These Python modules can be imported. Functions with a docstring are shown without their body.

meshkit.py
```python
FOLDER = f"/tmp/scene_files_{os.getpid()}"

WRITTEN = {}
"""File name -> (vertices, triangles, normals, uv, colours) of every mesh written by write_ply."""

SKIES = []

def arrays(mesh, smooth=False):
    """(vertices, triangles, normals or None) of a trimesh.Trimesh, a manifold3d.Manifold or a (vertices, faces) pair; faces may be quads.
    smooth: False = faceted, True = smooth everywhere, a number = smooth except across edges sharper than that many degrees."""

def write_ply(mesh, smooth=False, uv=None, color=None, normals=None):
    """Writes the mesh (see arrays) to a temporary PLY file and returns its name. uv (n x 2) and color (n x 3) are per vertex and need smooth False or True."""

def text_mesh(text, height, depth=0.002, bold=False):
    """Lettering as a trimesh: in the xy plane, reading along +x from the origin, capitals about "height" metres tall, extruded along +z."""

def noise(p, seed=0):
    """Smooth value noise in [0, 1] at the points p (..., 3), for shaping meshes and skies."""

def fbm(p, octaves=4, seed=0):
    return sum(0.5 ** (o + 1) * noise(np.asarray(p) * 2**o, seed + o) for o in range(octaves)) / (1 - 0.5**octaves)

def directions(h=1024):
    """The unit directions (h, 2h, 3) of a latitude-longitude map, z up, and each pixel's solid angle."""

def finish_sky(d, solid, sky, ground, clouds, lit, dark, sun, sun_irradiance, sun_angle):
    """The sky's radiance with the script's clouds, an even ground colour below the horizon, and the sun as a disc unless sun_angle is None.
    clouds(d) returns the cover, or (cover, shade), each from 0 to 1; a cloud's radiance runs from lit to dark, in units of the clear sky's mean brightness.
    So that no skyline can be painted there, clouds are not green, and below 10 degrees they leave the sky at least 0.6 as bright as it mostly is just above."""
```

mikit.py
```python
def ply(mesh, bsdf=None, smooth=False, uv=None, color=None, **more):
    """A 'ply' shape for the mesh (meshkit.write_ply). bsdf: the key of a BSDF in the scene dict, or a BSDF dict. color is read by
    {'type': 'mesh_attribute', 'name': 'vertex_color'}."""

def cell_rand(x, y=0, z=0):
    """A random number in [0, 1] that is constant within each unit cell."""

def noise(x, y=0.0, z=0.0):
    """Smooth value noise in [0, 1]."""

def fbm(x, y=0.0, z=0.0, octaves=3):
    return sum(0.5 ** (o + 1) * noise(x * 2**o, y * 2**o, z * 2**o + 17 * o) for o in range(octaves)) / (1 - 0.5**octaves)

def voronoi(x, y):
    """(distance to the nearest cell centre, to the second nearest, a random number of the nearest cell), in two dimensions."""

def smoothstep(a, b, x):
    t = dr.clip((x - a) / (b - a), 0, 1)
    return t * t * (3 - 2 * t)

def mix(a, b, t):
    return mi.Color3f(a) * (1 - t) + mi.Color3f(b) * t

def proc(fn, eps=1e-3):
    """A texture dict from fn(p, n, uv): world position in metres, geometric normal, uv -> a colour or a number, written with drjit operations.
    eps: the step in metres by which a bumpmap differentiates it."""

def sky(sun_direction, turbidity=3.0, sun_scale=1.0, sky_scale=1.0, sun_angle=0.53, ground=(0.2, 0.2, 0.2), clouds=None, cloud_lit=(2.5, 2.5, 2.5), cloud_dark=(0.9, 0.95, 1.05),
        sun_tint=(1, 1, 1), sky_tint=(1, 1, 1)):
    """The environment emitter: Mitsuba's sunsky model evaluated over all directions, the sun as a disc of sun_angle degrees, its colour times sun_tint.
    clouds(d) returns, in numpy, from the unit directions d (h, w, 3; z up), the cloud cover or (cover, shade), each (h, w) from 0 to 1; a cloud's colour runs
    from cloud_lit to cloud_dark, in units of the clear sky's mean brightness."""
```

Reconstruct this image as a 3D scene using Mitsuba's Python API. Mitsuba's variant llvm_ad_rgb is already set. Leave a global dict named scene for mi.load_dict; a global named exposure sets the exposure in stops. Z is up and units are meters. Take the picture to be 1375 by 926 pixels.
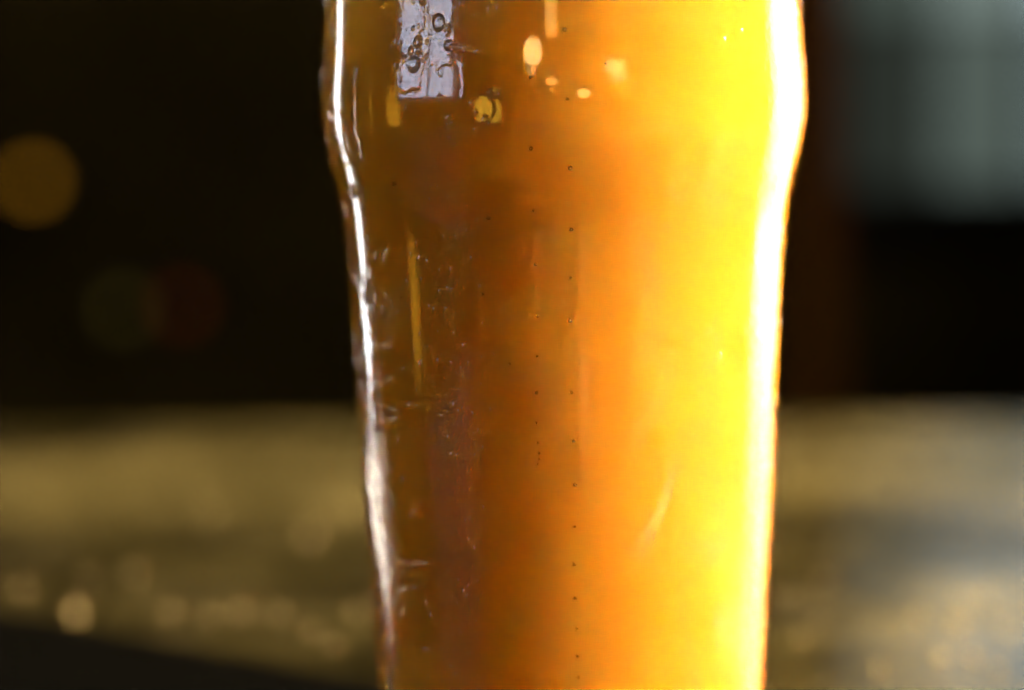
import math
import numpy as np
import trimesh
import mitsuba as mi
import drjit as dr
import mikit
import meshkit
import shapely.geometry as sg
from mikit import proc, ply, fbm, noise, smoothstep, mix

T = mi.ScalarTransform4f
scene, labels = {}, {}

# ------------------------------------------------------------------ camera
CAM = np.array([-0.0101, -0.45, 0.1288])
PITCH, ROLL = math.atan((463 - 169) / 3250), -0.0135
fwd = np.array([0, math.cos(PITCH), -math.sin(PITCH)])
scene['camera'] = {'type': 'thinlens', 'fov': 2 * math.degrees(math.atan(687.5 / 3250)), 'fov_axis': 'x',
                   'aperture_radius': 0.0085, 'focus_distance': 0.412, 'near_clip': 0.01, 'far_clip': 50.0,
                   'to_world': T().look_at(origin=CAM.tolist(), target=(CAM + fwd).tolist(),
                                           up=[-math.sin(ROLL), 0, math.cos(ROLL)])}
exposure = 9.0

# ------------------------------------------------------------------ helpers
def put(key, mesh, bsdf, label=None, cat=None, group=None, kind=None, smooth=False, **kw):
    scene[key] = ply(mesh, bsdf, smooth=smooth, **kw)
    note(key, label, cat, group, kind)

def note(key, label=None, cat=None, group=None, kind=None):
    d = {k: v for k, v in (('label', label), ('category', cat), ('group', group), ('kind', kind)) if v}
    if d:
        labels[key] = d

def box(x0, x1, y0, y1, z0, z1):
    b = trimesh.creation.box((x1 - x0, y1 - y0, z1 - z0))
    b.apply_translation(((x0 + x1) / 2, (y0 + y1) / 2, (z0 + z1) / 2))
    return b

def chamfer_box(x0, x1, y0, y1, z0, z1, c):
    pts = []
    for sx in (0, 1):
        for sy in (0, 1):
            for sz in (0, 1):
                p = np.array([(x0, x1)[sx], (y0, y1)[sy], (z0, z1)[sz]])
                d = np.array([1 - 2 * sx, 1 - 2 * sy, 1 - 2 * sz]) * c
                for k in range(3):
                    q = p + d
                    q[k] = p[k]
                    pts.append(q)
    return trimesh.convex.convex_hull(np.array(pts))

def lathe(r, z, ang):
    """open surface of revolution (quads), outward where z increases; r may vary with the angle (rows x angles)"""
    a = np.arange(ang) * 2 * np.pi / ang if np.isscalar(ang) else np.asarray(ang)
    n = len(a)
    z = np.asarray(z, float)
    r = np.asarray(r, float)
    r = np.repeat(r[:, None], n, 1) if r.ndim == 1 else r
    v = np.stack([r * np.cos(a), r * np.sin(a), np.repeat(z[:, None], n, 1)], -1).reshape(-1, 3)
    i, j = np.meshgrid(np.arange(len(r) - 1), np.arange(n), indexing='ij')
    f = np.stack([i * n + j, i * n + (j + 1) % n, (i + 1) * n + (j + 1) % n, (i + 1) * n + j], -1).reshape(-1, 4)
    return v, f

def on_glass(phi, z, out=0.0):
    """point at phi degrees from the side that faces -y (towards +x) on the outside of the glass, out metres off it"""
    p = math.radians(phi)
    r = float(R_of(z)) + out
    return np.array([r * math.sin(p), -r * math.cos(p), z])

# ------------------------------------------------------------------ light: windows of the room
def emit(rgb):
    return {'type': 'area', 'radiance': {'type': 'rgb', 'value': [c / 512 for c in rgb]}}

scene['frame_paint'] = {'type': 'roughplastic', 'diffuse_reflectance': {'type': 'rgb', 'value': [0.03, 0.025, 0.02]}, 'alpha': 0.3}

def window(key, az0, az1, dist, z0, z1, rgb, label, mullions=(0.5,), transoms=()):
    """a window in a wall that faces the glass; az in degrees from +y towards +x"""
    a = math.radians((az0 + az1) / 2)
    half = dist * math.tan(math.radians(abs(az1 - az0) / 2))
    c = np.array([math.sin(a), math.cos(a), 0]) * dist
    m = np.eye(4)
    m[:3, 0] = [math.cos(a), -math.sin(a), 0]
    m[:3, 1] = [math.sin(a), math.cos(a), 0]
    m[:3, 3] = c
    # local frame: x along the window, y away from the glass
    def loc(b):
        b.apply_transform(m)
        return b
    note(key, label, 'window', None, None)
    xs = [-half] + [-half + 2 * half * t for t in mullions] + [half]
    zs = [z0] + [z0 + (z1 - z0) * t for t in transoms] + [z1]
    g = 0.02
    k = 0
    for i in range(len(xs) - 1):
        for j in range(len(zs) - 1):
            p = box(xs[i] + g, xs[i + 1] - g, 0.0, 0.006, zs[j] + g, zs[j + 1] - g)
            name = key + '__pane' + ('' if k == 0 else '_%03d' % k)
            scene[name] = ply(loc(p), 'frame_paint', emitter=emit(rgb))
            k += 1
    fr = [box(-half - .05, half + .05, -.02, .04, z0 - .05, z0 + g), box(-half - .05, half + .05, -.02, .04, z1 - g, z1 + .05)]
    for x in (-half, half):
        fr.append(box(x - .05 if x < 0 else x - g, x + g if x < 0 else x + .05, -.021, .041, z0 + g, z1 - g))
    put(key + '__frame', loc(trimesh.util.concatenate(fr)), 'frame_paint')
    for i, x in enumerate(xs[1:-1]):
        put(key + '__mullion' + ('' if i == 0 else '_%03d' % i), loc(box(x - g, x + g, -.018, .038, z0 + g, z1 - g)), 'frame_paint')

window('window', 35, 66, 1.5, -0.5, 0.42, (16, 14.3, 12), 'tall sunny window reflected along the right edge of the pint glass', mullions=(0.5,))
window('window_001', -50, -44.5, 1.7, -0.6, 0.42, (16, 17, 17), 'narrow white window reflected along the left edge of the pint glass', mullions=())
window('window_002', -128, -98, 1.6, 0.125, 0.52, (5.2, 6.3, 8.4), 'bluish two pane window reflected in the upper left of the glass', mullions=(0.45,))
window('window_003', 72, 108, 1.2, 0.44, 1.4, (315, 247, 188), 'high window panel standing for the sun on the right that makes the beer glow', mullions=(0.5,))  # glowing panel put here to stand for the sun

# ------------------------------------------------------------------ materials
def wood_color(p, n, uv):
    g = fbm(p.x * 5 + 3, p.y * 60, p.z * 40, octaves=4)
    s = fbm(p.x * 45, p.y * 30 + 9, 0.0, octaves=4)
    w = smoothstep(0.35, 0.68, fbm(p.x * 9 + 5, p.y * 7, 1.0, octaves=3))
    c = mix((0.005, 0.0040, 0.0011), (0.030, 0.0245, 0.0078), g)
    return c * (0.25 + 1.5 * s) * (0.45 + 0.95 * w)

def wood_bump(p, n, uv):
    return fbm(p.x * 40, p.y * 300, 0.0, octaves=3) * 0.00012 + fbm(p.x * 600, p.y * 600, 3.0, octaves=2) * 0.00006

def wood_gloss(p, n, uv):
    return 0.07 + 0.16 * smoothstep(0.35, 0.65, fbm(p.x * 30, p.y * 22, 5.0, octaves=3))

scene['table_wood'] = {'type': 'bumpmap', 'arbitrary': proc(wood_bump, eps=2e-4), 'scale': 1.0,
                       'bsdf': {'type': 'principled', 'base_color': proc(wood_color), 'roughness': proc(wood_gloss), 'specular': 0.55}}
scene['wedge_black'] = {'type': 'roughplastic', 'int_ior': 1.035, 'alpha': 0.2, 'diffuse_reflectance': {'type': 'rgb', 'value': [0.0008, 0.0008, 0.0006]}}
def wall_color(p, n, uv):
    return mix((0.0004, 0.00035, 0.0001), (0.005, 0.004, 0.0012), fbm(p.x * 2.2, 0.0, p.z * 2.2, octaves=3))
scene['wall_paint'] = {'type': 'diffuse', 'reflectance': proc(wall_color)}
scene['black_metal'] = {'type': 'diffuse', 'reflectance': {'type': 'rgb', 'value': [0.001, 0.001, 0.0008]}}
scene['post_wood'] = {'type': 'diffuse', 'reflectance': {'type': 'rgb', 'value': [0.007, 0.0028, 0.0006]}}
scene['glass_clear'] = {'type': 'dielectric', 'int_ior': 1.5, 'ext_ior': 1.0}
scene['beer_in_glass'] = {'type': 'dielectric', 'int_ior': 1.335, 'ext_ior': 1.5}
scene['beer_top'] = {'type': 'dielectric', 'int_ior': 1.335, 'ext_ior': 1.0}
scene['bubble_skin'] = {'type': 'blendbsdf', 'weight': 0.35, 'a': {'type': 'null'}, 'b': {'type': 'roughconductor', 'material': 'none', 'alpha': 0.15}}
scene['foam_white'] = {'type': 'diffuse', 'reflectance': {'type': 'rgb', 'value': [0.85, 0.78, 0.6]}}
scene['beer_medium'] = {'type': 'homogeneous', 'sigma_t': 140.0, 'albedo': {'type': 'rgb', 'value': [0.845, 0.515, 0.06]}, 'phase': {'type': 'hg', 'g': 0.15}}

# ------------------------------------------------------------------ setting: table, walls
put('floor', box(-4, 4, -3, 4, -0.80, -0.74), 'wall_paint', kind='structure')
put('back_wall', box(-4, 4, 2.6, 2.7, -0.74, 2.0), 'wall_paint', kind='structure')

TX0, TX1, TY1 = -0.42, 0.62, 0.59
note('table', 'olive brown wooden table of planks under the pint glass', 'table')
edges = [-0.55, -0.43, -0.31, -0.19, -0.07, 0.05, 0.17, 0.29, 0.41, 0.53, TY1]
for i in range(len(edges) - 1):
    put('table__plank' + ('' if i == 0 else '_%03d' % i), chamfer_box(TX0, TX1, edges[i] + .0006, edges[i + 1] - .0006, -0.03, 0.0, 0.0012), 'table_wood')
for i, (x, y) in enumerate([(TX0 + .05, -.5), (TX1 - .05, -.5), (TX0 + .05, TY1 - .05), (TX1 - .05, TY1 - .05)]):
    put('table__leg' + ('' if i == 0 else '_%03d' % i), box(x - .03, x + .03, y - .03, y + .03, -.74, -.0305), 'table_wood')

# near-black sheet added for the dark wedge, widened to cut table reflections: its far edge runs diagonally behind the glass
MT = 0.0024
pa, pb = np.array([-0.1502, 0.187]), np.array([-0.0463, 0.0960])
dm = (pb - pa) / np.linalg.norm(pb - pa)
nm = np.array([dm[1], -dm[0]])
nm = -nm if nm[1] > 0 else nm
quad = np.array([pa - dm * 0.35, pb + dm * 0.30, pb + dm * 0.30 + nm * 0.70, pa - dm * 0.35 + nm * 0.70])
wedge_mesh = trimesh.creation.extrude_polygon(sg.Polygon(quad).intersection(sg.box(TX0 + .004, -.545, TX1 - .004, TY1 - .004)).buffer(-0.008).buffer(0.008), MT, engine='earcut')
wedge_mesh.apply_translation((0, 0, 0.0002))
put('wedge_sheet', wedge_mesh, 'wedge_black', 'added near-black sheet under the pint glass, its edge crossing the lower left', 'dark sheet')

# unseen white reflector added for the long white streak on the left of the glass
scene['reflector_white'] = {'type': 'diffuse', 'reflectance': {'type': 'rgb', 'value': [0.64, 0.72, 0.76]}}
note('streak_reflector', 'unseen white reflector added left of the pint glass for its long white streak', 'streak_reflector')
for k, (dz, sh) in enumerate([(0.0030, 0), (0.0048, -.002), (0.0066, -.001)]):
    q = np.array([(-.33 + sh, .168), (-.082 + sh, .030), (-.112 + sh, .046), (-.150 + sh, .080), (-.182 + sh, .15), (-.225 + sh, .29), (-.32 + sh, .30)])
    m = trimesh.creation.extrude_polygon(sg.Polygon(q).buffer(-.002).buffer(.002), .0015, engine='earcut')
    m.apply_translation((0, 0, dz))
    put('streak_reflector__layer' + ('' if k == 0 else '_%03d' % k), m, 'reflector_white')

# ------------------------------------------------------------------ pint glass
PROF = np.array([(171.5, 43.5), (162, 43.62), (151.8, 43.77), (143.6, 44.05), (138.8, 44.46), (134, 44.70), (129.9, 44.5), (124.4, 43.5), (119.4, 42.52), (115.9, 41.75),
                 (112, 41.1), (107.8, 40.68), (99.5, 40.1), (86.7, 39.5), (74.4, 38.95), (55.2, 38.0), (40.5, 37.15), (22.5, 36.2), (10, 35.5), (5.5, 35.2)])[::-1] / 1000
from scipy.interpolate import PchipInterpolator
R_of = PchipInterpolator(PROF[:, 0], PROF[:, 1])
BASE = MT + 0.0004
LEVEL = 0.1555
WALL = 0.0028

rng = np.random.default_rng(7)
phis = np.concatenate([np.arange(-100, 100, 0.25), np.arange(100, 260, 2.0)])      # fine where the photograph looks
NA = len(phis)
angs = np.radians(phis - 90)
zo = np.linspace(0.0055, 0.1705, 820)
ro = R_of(zo)

# water on the outside: films with ragged edges and fine beads, in millimetres along the surface
PH, ZZ = np.meshgrid(np.where(phis > 180, phis - 360, phis), zo * 1000)
SS = np.radians(PH) * 40.0
def nz(scale, seed, oct_=3, sx=1.0):
    return meshkit.fbm(np.stack([SS / scale * sx, ZZ / scale, np.full_like(SS, 3.7)], -1), octaves=oct_, seed=seed) - 0.5
def step(d, w):
    t = np.clip(d / w, 0, 1)
    return np.sqrt(np.clip(1 - (1 - t) ** 2, 0, 1))
rag, fine, wide = nz(3.0, 11, 4), nz(0.9, 23, 3), nz(9.0, 31, 2)
runs = nz(4.0, 41, 3, sx=2.6)
def deg(p):
    return math.radians(p) * 40.0
disp = np.zeros_like(SS)
films = [  # phi0, phi1, z0, z1, raggedness, thickness
    (-86, -60, 20, 102, 5.5, 0.09), (-76, -63, 123, 131, 2.5, 0.12), (-46, -33.5, 134.5, 160, 3.0, 0.09), (-32.0, -25.5, 139, 160, 3.0, 0.10), (-56, -49, 124, 138, 2.5, 0.08),
    (-40, -33.0, 44, 90, 3.2, 0.05, 0.3), (-31.5, -26, 64, 84, 2.6, 0.045, 0.3), (-62, -50, 22, 43, 4.5, 0.09), (-24, -17, 126, 139, 4.0, 0.05)]
for p0, p1, z0, z1, rg, th, *rip in films:
    rip = rip[0] if rip else 1.0
    cs, cz, hs, hz = (deg(p0) + deg(p1)) / 2, (z0 + z1) / 2, (deg(p1) - deg(p0)) / 2, (z1 - z0) / 2
    d = np.minimum(hs - np.abs(SS - cs), (hz - np.abs(ZZ - cz)) * 0.6) + rg * (rag * 1.3 + runs * 0.5) + 0.4 * fine
    disp = np.maximum(disp, step(d, 0.7) * th * (1 + 0.5 * wide) * (1 + rip * (0.35 * fine + 0.45 * runs)))
def beads(n, p0, p1, z0, z1, r0, r1, seed):
    g = np.random.default_rng(seed)
    for _ in range(n):
        p, z, r = g.uniform(p0, p1), g.uniform(z0, z1), r0 * (r1 / r0) ** (g.uniform() ** 2)
        jc, ic = int((p + 100) / 0.25), int(np.searchsorted(zo, z / 1000))
        w = int(r / 0.17) + 2
        sl = (slice(max(ic - w, 0), ic + w), slice(max(jc - w, 0), min(jc + w, 799)))
        q = ((SS[sl] - deg(p)) / r) ** 2 + ((ZZ[sl] - z) / (r * g.uniform(1, 1.6))) ** 2
        disp[sl] = np.maximum(disp[sl], 0.42 * r * np.sqrt(np.clip(1 - q, 0, 1)))
beads(90, -60, -16, 60, 108, 0.26, 0.45, 1)
beads(50, -42, -18, 108, 154, 0.28, 0.6, 12)
beads(60, -58, -25, 20, 62, 0.28, 0.6, 3)
beads(25, -16, 45, 20, 154, 0.28, 0.5, 4)
beads(24, -90, -62, 100, 154, 0.3, 1.0, 5)
beads(70, -40, -25, 42, 94, 0.22, 0.38, 8)
beads(70, -80, -52, 22, 104, 0.3, 0.8, 9)
beads(40, -46, -25, 139, 154, 0.3, 0.9, 10)
beads(36, 20, 40, 64, 98, 0.25, 0.5, 13)
beads(60, -64, -46, 20, 74, 0.22, 0.5, 14)
beads(14, 52, 88, 20, 154, 0.3, 0.6, 6)
fog = np.clip((PH - 26) / 34, 0, 1) ** 1.5 * np.clip((1.25 + wide * 3.0), 0.3, 1.6)      # finely fogged towards the right
grain = meshkit.noise(np.stack([SS / 0.42, ZZ / 0.42, np.full_like(SS, 9.1)], -1), seed=77) - 0.5
wet = nz(1.7, 57, 3)
disp += 0.11 * np.clip(wet + 0.06, 0, 1) * np.clip((-56 - PH + 10 * rag) / 6, 0, 1) * np.clip((106 - ZZ) / 6, 0, 1)          # lumpy film along the left edge
disp += 0.030 * wide + 0.004 * rag + 0.062 * fog * grain
disp *= np.clip((110 - np.abs(PH)) / 15, 0, 1)

foot_r = [0.0, 0.0312, 0.0335, 0.0346, 0.0351]
foot_z = [BASE, BASE, BASE + .0004, BASE + .0012, BASE + .0022]
rim = [(R_of(.1705) - WALL / 2 + WALL / 2 * math.cos(t), .1705 + WALL / 2 * math.sin(t)) for t in np.linspace(0.3, math.pi - 0.0, 8)]
zi = np.linspace(0.1700, LEVEL, 40)
full = lambda r: np.repeat(np.asarray(r, float)[:, None], NA, 1)
rr = np.concatenate([full(foot_r), ro[:, None] + disp / 1000, full([p[0] for p in rim]), full(R_of(zi) - WALL)])
zz = np.concatenate([foot_z, zo, [p[1] for p in rim], zi])
note('pint_glass', 'wet pint glass with bulging shoulder, full of hazy golden beer', 'beer glass')
put('pint_glass__wall', lathe(rr, zz, angs), 'glass_clear', smooth=True)

# ------------------------------------------------------------------ beer
zb = np.linspace(0.012, LEVEL, 200)
rb = np.concatenate([[0.0, .028, .0315], R_of(zb) - WALL])
zb = np.concatenate([[.0095, .0095, .0102], zb])
bv, bf = lathe(rb, zb, 240)
note('beer', 'hazy amber beer filling the pint glass, glowing gold on the right', 'beer')
scene['beer__body'] = ply((bv, bf), 'beer_in_glass', smooth=True, interior={'type': 'ref', 'id': 'beer_medium'})
tv, tf = lathe([R_of(LEVEL) - WALL, 0.0], [LEVEL, LEVEL], 240)
scene['beer__surface'] = ply((tv, tf), 'beer_top', interior={'type': 'ref', 'id': 'beer_medium'})
fr_ = [0.0, R_of(LEVEL) - WALL - .0003, R_of(LEVEL + .005) - WALL - .0003, R_of(LEVEL) - WALL - .003, 0.0]
fz_ = [LEVEL + .0003, LEVEL + .0003, LEVEL + .008, LEVEL + .010, LEVEL + .0095]
put('beer__foam_head', lathe(fr_, fz_, 120), 'foam_white', smooth=40)

# streams of bubbles just inside the wall, and pale clumps put in for glints and caustic light spots
def bubble(k, phi, z, r, depth, squash=(1, 1, 1)):
    m = trimesh.creation.icosphere(subdivisions=2, radius=r)
    m.apply_scale(squash)
    m.apply_transform(trimesh.transformations.rotation_matrix(math.radians(phi), [0, 0, 1]))
    m.apply_translation(on_glass(phi, z, -WALL - depth - r * squash[1]))
    put('beer__bubble' + ('' if k == 0 else '_%03d' % k), m, 'bubble_skin', smooth=True, exterior={'type': 'ref', 'id': 'beer_medium'})

STREAMS = [(-8.8, 136.9, .36), (-8.9, 125.0, .36), (-9.0, 114.5, .34), (-9.2, 105.2, .32), (-9.3, 96.3, .31), (-9.3, 89.4, .3), (-9.3, 83.0, .28), (-9.3, 77.8, .24), (-9.4, 74.3, .22),
           (-9.4, 72.4, .2), (-9.4, 71.4, .17), (-9.4, 70.5, .15), (-.4, 144.8, .42), (-.2, 133.2, .42), (0, 121.6, .40), (.1, 111.1, .39), (.1, 102.8, .38), (.2, 95.5, .37), (.2, 83.0, .36),
           (.3, 74.6, .35), (.4, 66.9, .34), (.4, 59.5, .33), (.5, 52.8, .32), (.7, 46.8, .3), (.8, 41.3, .3), (.7, 36.4, .28), (.9, 32.6, .27),
           (-21.2, 113.2, .5), (-50.6, 119, .4), (-53, 98.9, .35), (-24, 100, .25), (-17, 88, .2), (-30, 52, .3), (9, 139, .2)]
for k, (p, z, r) in enumerate(STREAMS):
    bubble(k, p + 0.35 * math.sin(k * 5.1), z / 1000, r * (0.85 + 0.2 * math.sin(k * 2.3)) / 1000, 0.0003)
OVALS = [(-29.8, 117.2), (-30.7, 111.7), (-31.0, 107.8), (-31.3, 102.3), (-31.5, 96.5), (-32.0, 89.1), (-32.2, 83.6), (-32.2, 80.9), (-32.2, 77.7), (-32.4, 74.5),
         (-13.5, 123.4), (-14.2, 109.8), (-14.5, 96.0), (-14.5, 85.5), (-17.8, 144.5), (-30, 86.5)]
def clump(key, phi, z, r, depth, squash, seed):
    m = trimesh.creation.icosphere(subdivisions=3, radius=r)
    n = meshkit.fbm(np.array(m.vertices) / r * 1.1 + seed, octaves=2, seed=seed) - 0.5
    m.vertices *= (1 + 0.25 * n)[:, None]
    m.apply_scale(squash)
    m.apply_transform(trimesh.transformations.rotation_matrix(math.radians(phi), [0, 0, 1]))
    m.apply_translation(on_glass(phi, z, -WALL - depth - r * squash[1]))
    put(key, m, 'clump_skin', smooth=True, interior={'type': 'ref', 'id': 'clump_medium'}, exterior={'type': 'ref', 'id': 'beer_medium'})
scene['clump_skin'] = {'type': 'null'}
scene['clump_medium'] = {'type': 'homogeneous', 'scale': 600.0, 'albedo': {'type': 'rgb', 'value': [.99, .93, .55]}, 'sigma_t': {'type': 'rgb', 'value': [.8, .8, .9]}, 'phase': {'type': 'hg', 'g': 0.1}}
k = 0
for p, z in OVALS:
    clump('beer__glint_blob' + ('' if k == 0 else '_%03d' % k), p, z / 1000, .0011, .0002, (1.6, .4, .55), 100 + k)
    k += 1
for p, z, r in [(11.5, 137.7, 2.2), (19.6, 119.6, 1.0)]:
    clump('beer__glint_blob_%03d' % k, p, z / 1000, r / 1000, .0022 if r < 2.7 else .0006, (1, .5, 1.0), 100 + k)
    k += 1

# ------------------------------------------------------------------ drops of water on the outside of the glass
scene['water'] = {'type': 'dielectric', 'int_ior': 1.333, 'ext_ior': 1.0}
def drop(key, phi, z, rs, rz, bend, label, tail=0.0, group=None):
    """a bead: half-lens that follows the glass; rs, rz its half sizes, tail stretches it downwards, bend leans it"""
    m = trimesh.creation.icosphere(subdivisions=4, radius=1.0)
    v = np.array(m.vertices)
    s, t, hgt = v[:, 0], v[:, 2], np.maximum(-v[:, 1], 0)
    t = np.where(t < 0, t * (1 + tail), t)
    wob = 1 + 0.22 * (meshkit.fbm(v * 1.3 + phi, octaves=2, seed=int(abs(phi * 10))) - 0.5)
    s = s * wob * (1 - 0.25 * tail * np.sin(np.clip(-t, 0, 9) * 2.2)) + bend * t
    pp = math.radians(phi) + s * rs / 0.043
    zz_ = z + t * rz
    idx = np.clip(np.searchsorted(zo, zz_), 0, len(zo) - 1)
    jdx = np.clip(((np.degrees(pp) + 100) / 0.25).astype(int), 0, 799)
    r = R_of(zz_) + np.maximum(disp[idx, jdx], disp[np.clip(idx + 1, 0, 819), jdx]) / 1000 + 0.00003 + hgt * 0.42 * min(rs, rz)
    m.vertices = np.stack([r * np.sin(pp), -r * np.cos(pp), zz_], -1)
    m.update_faces((v[m.faces][:, :, 1] < 1e-6).all(1))       # the face that meets the glass is left open: water touches glass
    m.remove_unreferenced_vertices()
    put(key, m, 'water', label, 'water drop', group, smooth=True)
DROPS = [
    (-16.5, 134.4, 1.05, 1.2, 0, 0, 'round water drop with a bright rim on the shoulder of the glass'),
    (-18.5, 129.6, .75, 1.35, .35, .9, 'long water drop leaning below the round drop on the shoulder of the glass'),
    (-16.8, 148.6, 1.0, 1.3, .1, .3, 'blobby water drop near the top of the glass above the round one'),
    (-26.7, 129.9, .6, .65, 0, 0, 'small round water drop just below the bluish reflections'),
    (-26.9, 126.6, 1.2, .9, 0, 0, 'flat water drop under the small round one below the bluish reflections'),
    (-28.9, 138.0, .55, .75, 0, .2, 'water drop hanging on the lower half of the right bluish reflection'),
    (-36.0, 139.6, 1.5, 1.3, 0, .3, 'heart shaped water drop on the left bluish reflection'),
    (-67.8, 134.4, .8, .9, 0, 0, 'bright water bead on the left edge streak of the shoulder'),
    (-79.4, 139.2, .6, .8, 0, 0, 'tiny water bead on the outermost left edge of the shoulder'),
    (-55.2, 138.1, .7, 2.0, .3, .2, 'slanting water drop shining white beside the left edge streak'),
    (-29.6, 146.5, 1.3, 1.5, 0, .2, 'upper water drop on the right bluish reflection'),
    (-26.9, 142.5, 1.1, 1.0, 0, .1, 'lower water drop crossing the right edge of the right bluish reflection'),
    (-64, 99, .8, 1.3, 0, .4, 'water bead at the top of the long white streak on the left'),
    (-66, 41, .9, 1.0, 0, 0, 'water bead shining low on the long white streak at the left')]
for k, (p, z, rs, rz, bend, tail, lab) in enumerate(DROPS):
    drop('water_drop' + ('' if k == 0 else '_%03d' % k), p, z / 1000, rs / 1000, rz / 1000, bend, lab, tail, 'water drops on the glass')

# ------------------------------------------------------------------ pale grains added for glints on the table, out of focus
scene['grain_tan'] = {'type': 'diffuse', 'reflectance': {'type': 'rgb', 'value': [0.26, 0.205, 0.08]}}
GLINT_GRAINS = [(-.1283, .1896, 1.5), (-.1025, .1879, 1), (-.0917, .1842, .9), (-.0835, .1866, 1.2), (-.0729, .1859, 1), (-.0527, .1875, 1), (-.0622, .1614, .8), (-.0753, .3095, 1.3), (-.1215, .2487, 1), (-.1327, .2379, .9),
          (-.1131, .3571, 1.2), (-.15, .2279, 1), (-.0677, .3532, 1.1), (-.0557, .1465, .8), (.1027, .1598, 1.4), (.1153, .188, 1.2), (.1103, .1925, 1.2), (.0914, .1207, 1.2), (.099, .1202, 1.2), (.0766, .2228, 1),
          (.0609, .1445, 1.1), (.0684, .1668, .8), (.1135, .15, 1.1), (.1029, .1088, 1), (.0647, .2019, .9), (.0752, .1105, .8), (.0939, .1698, .9)]
for k, (x, y, q) in enumerate(GLINT_GRAINS):
    m = trimesh.creation.icosphere(subdivisions=2, radius=0.0008)
    v = np.array(m.vertices)
    m.vertices = v * (1 + 0.6 * (meshkit.fbm(v * 1600 + k * 7.3, octaves=2, seed=k) - 0.5))[:, None] * np.array([1, 1, .8]) * q
    m.apply_translation((x, y, 0.0006 * q))
    put('glint_grain' + ('' if k == 0 else '_%03d' % k), m, 'grain_tan', 'tiny pale grain added for a glint on the table behind the glass, blurred into a soft disc', 'glint_grain', 'glint grains on the table', smooth=True)

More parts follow.
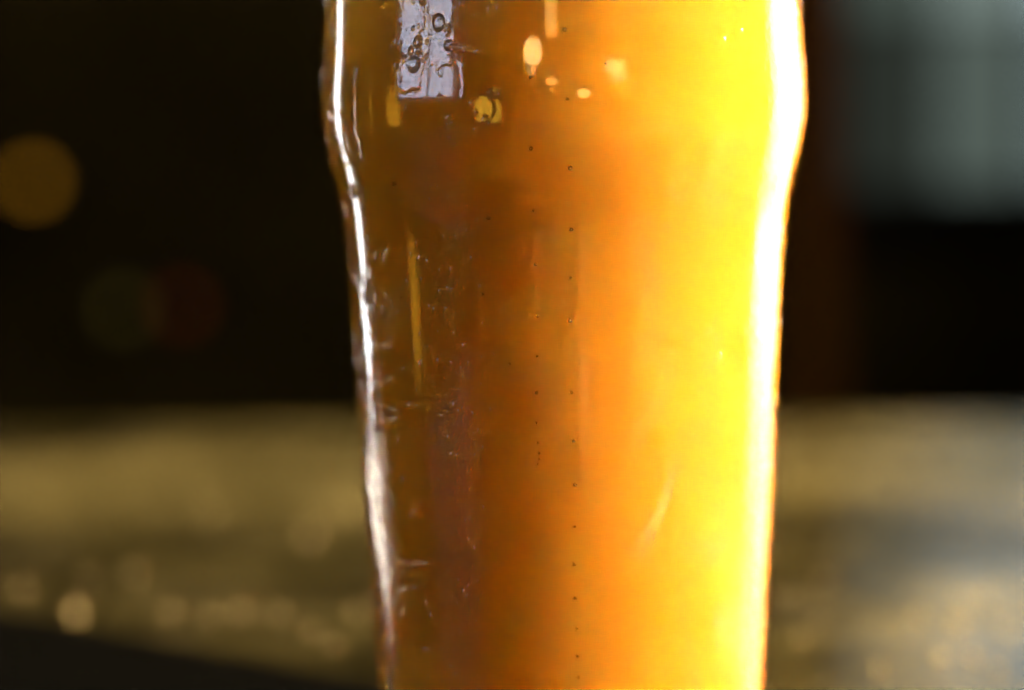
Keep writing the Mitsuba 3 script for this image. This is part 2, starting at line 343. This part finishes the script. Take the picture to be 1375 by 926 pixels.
# ------------------------------------------------------------------ unseen glowing balls added for the yellow spots on the glass
def globe(key, p, r, rgb, label, tall=1.0):
    note(key, label, 'glowing ball')
    b_ = trimesh.creation.icosphere(subdivisions=3, radius=r)
    b_.apply_scale((1, 1, tall))
    b_.apply_translation(p)
    scene[key + '__globe'] = ply(b_, 'black_metal', smooth=True, emitter=emit(rgb))
    c = trimesh.creation.cylinder(radius=.008, height=2.0 - p[2] - r * tall * .95, sections=16)
    c.apply_translation((p[0], p[1], (2.0 + p[2] + r * tall * .95) / 2))
    put(key + '__stem', c, 'black_metal', smooth=40)
globe('added_globe', (-.468, -1.736, .547), .13, (17, 12.5, 4), 'unseen glowing ball added for the roundest yellow spot at the top centre of the glass')
globe('added_globe_001', (.265, -1.825, .166), .10, (15, 10, 2.5), 'low unseen glowing ball added for the faint spot right of the bubble stream')
globe('added_globe_002', (-.204, -1.82, .361), .09, (9, 6.5, 1.5), 'small flat glowing ball added for the topmost yellow spot of the glass', .35)
globe('added_globe_003', (-1.822, -.122, .02), .14, (4.5, 1.9, .08), 'tall amber glowing ball added for the orange glow on the left of the shoulder', 1.7)
globe('added_globe_004', (-1.07, -1.484, -.06), .20, (8, 4.2, .3), 'amber glowing ball added for the glow around the round and long drops on the shoulder')

# ------------------------------------------------------------------ far background
note('window_004', 'pale blue blurred window in the upper right background', 'window')
def pane(key, x0, x1, z0, z1, rgb):
    scene[key] = ply(box(x0, x1, 2.5, 2.506, z0, z1), 'black_metal', emitter=emit(rgb))
WX, WZ = [.40, .50, .62, .80], [.045, .25, .42, .75]
cols = [[(.016, .020, .016), (.055, .072, .062), (.075, .10, .095)], [(.045, .06, .05), (.12, .155, .14), (.23, .30, .31)], [(.15, .19, .19), (.42, .52, .55), (.60, .76, .82)]]
k = 0
for j in range(3):
    for i in range(3):
        pane('window_004__pane' + ('' if k == 0 else '_%03d' % k), WX[i] + .004, WX[i + 1] - .004, WZ[j] + .004, WZ[j + 1] - .004, [1.5 * c for c in cols[j][i]])
        k += 1
bars = [box(.37, .83, 2.49, 2.52, -.01, WZ[0] + .004), box(.37, .83, 2.49, 2.52, WZ[3] - .004, WZ[3] + .04), box(.37, .404, 2.489, 2.521, WZ[0] + .004, WZ[3] - .004), box(.796, .83, 2.489, 2.521, WZ[0] + .004, WZ[3] - .004)]
put('window_004__frame', trimesh.util.concatenate(bars), 'black_metal')
for i, x in enumerate(WX[1:3]):
    put('window_004__mullion' + ('' if i == 0 else '_001'), box(x - .005, x + .005, 2.492, 2.518, WZ[0] + .004, WZ[3] - .004), 'black_metal')
put('window_004__transom', box(.404, .796, 2.493, 2.517, WZ[1] - .004, WZ[1] + .004), 'black_metal')
put('window_004__transom_001', box(.404, .796, 2.493, 2.517, WZ[2] - .004, WZ[2] + .004), 'black_metal')

note('wooden_post', 'dark brown wooden post behind the right edge of the glass', 'post')
put('wooden_post__shaft', chamfer_box(.274, .320, 2.0, 2.05, -.70, 1.96, .004), 'post_wood')
put('wooden_post__base', chamfer_box(.262, .332, 1.988, 2.062, -.74, -.7005, .004), 'post_wood')

def lamp(key, x, y, z, rgb, label, r=.012):
    note(key, label, 'lamp')
    b_ = trimesh.creation.icosphere(subdivisions=3, radius=r)
    b_.apply_translation((x, y, z))
    scene[key + '__bulb'] = ply(b_, 'black_metal', smooth=True, emitter=emit(rgb))
    c = trimesh.creation.cylinder(radius=r * .55, height=.06 + (2.6 - y - .08), sections=24)
    c.apply_transform(trimesh.transformations.rotation_matrix(math.pi / 2, [1, 0, 0]))
    c.apply_translation((x, y + r * .9 + (.06 + 2.6 - y - .08) / 2, z))
    put(key + '__arm', c, 'black_metal', smooth=40)
    p = trimesh.creation.cylinder(radius=r * 2.2, height=.01, sections=32)
    p.apply_transform(trimesh.transformations.rotation_matrix(math.pi / 2, [1, 0, 0]))
    p.apply_translation((x, 2.594, z))
    put(key + '__back_plate', p, 'black_metal', smooth=40)
lamp('wall_lamp', -.5794, 2.45, .0709, (.75, .31, .015), 'amber lamp glowing as a blurred disc at the far left')
lamp('wall_lamp_001', -.4769, 2.45, -.0841, (.10, .075, .012), 'faint olive lamp below and right of the amber one')
lamp('wall_lamp_002', -.3984, 2.40, -.0769, (.12, .018, .004), 'very dim red lamp beside the faint olive one')
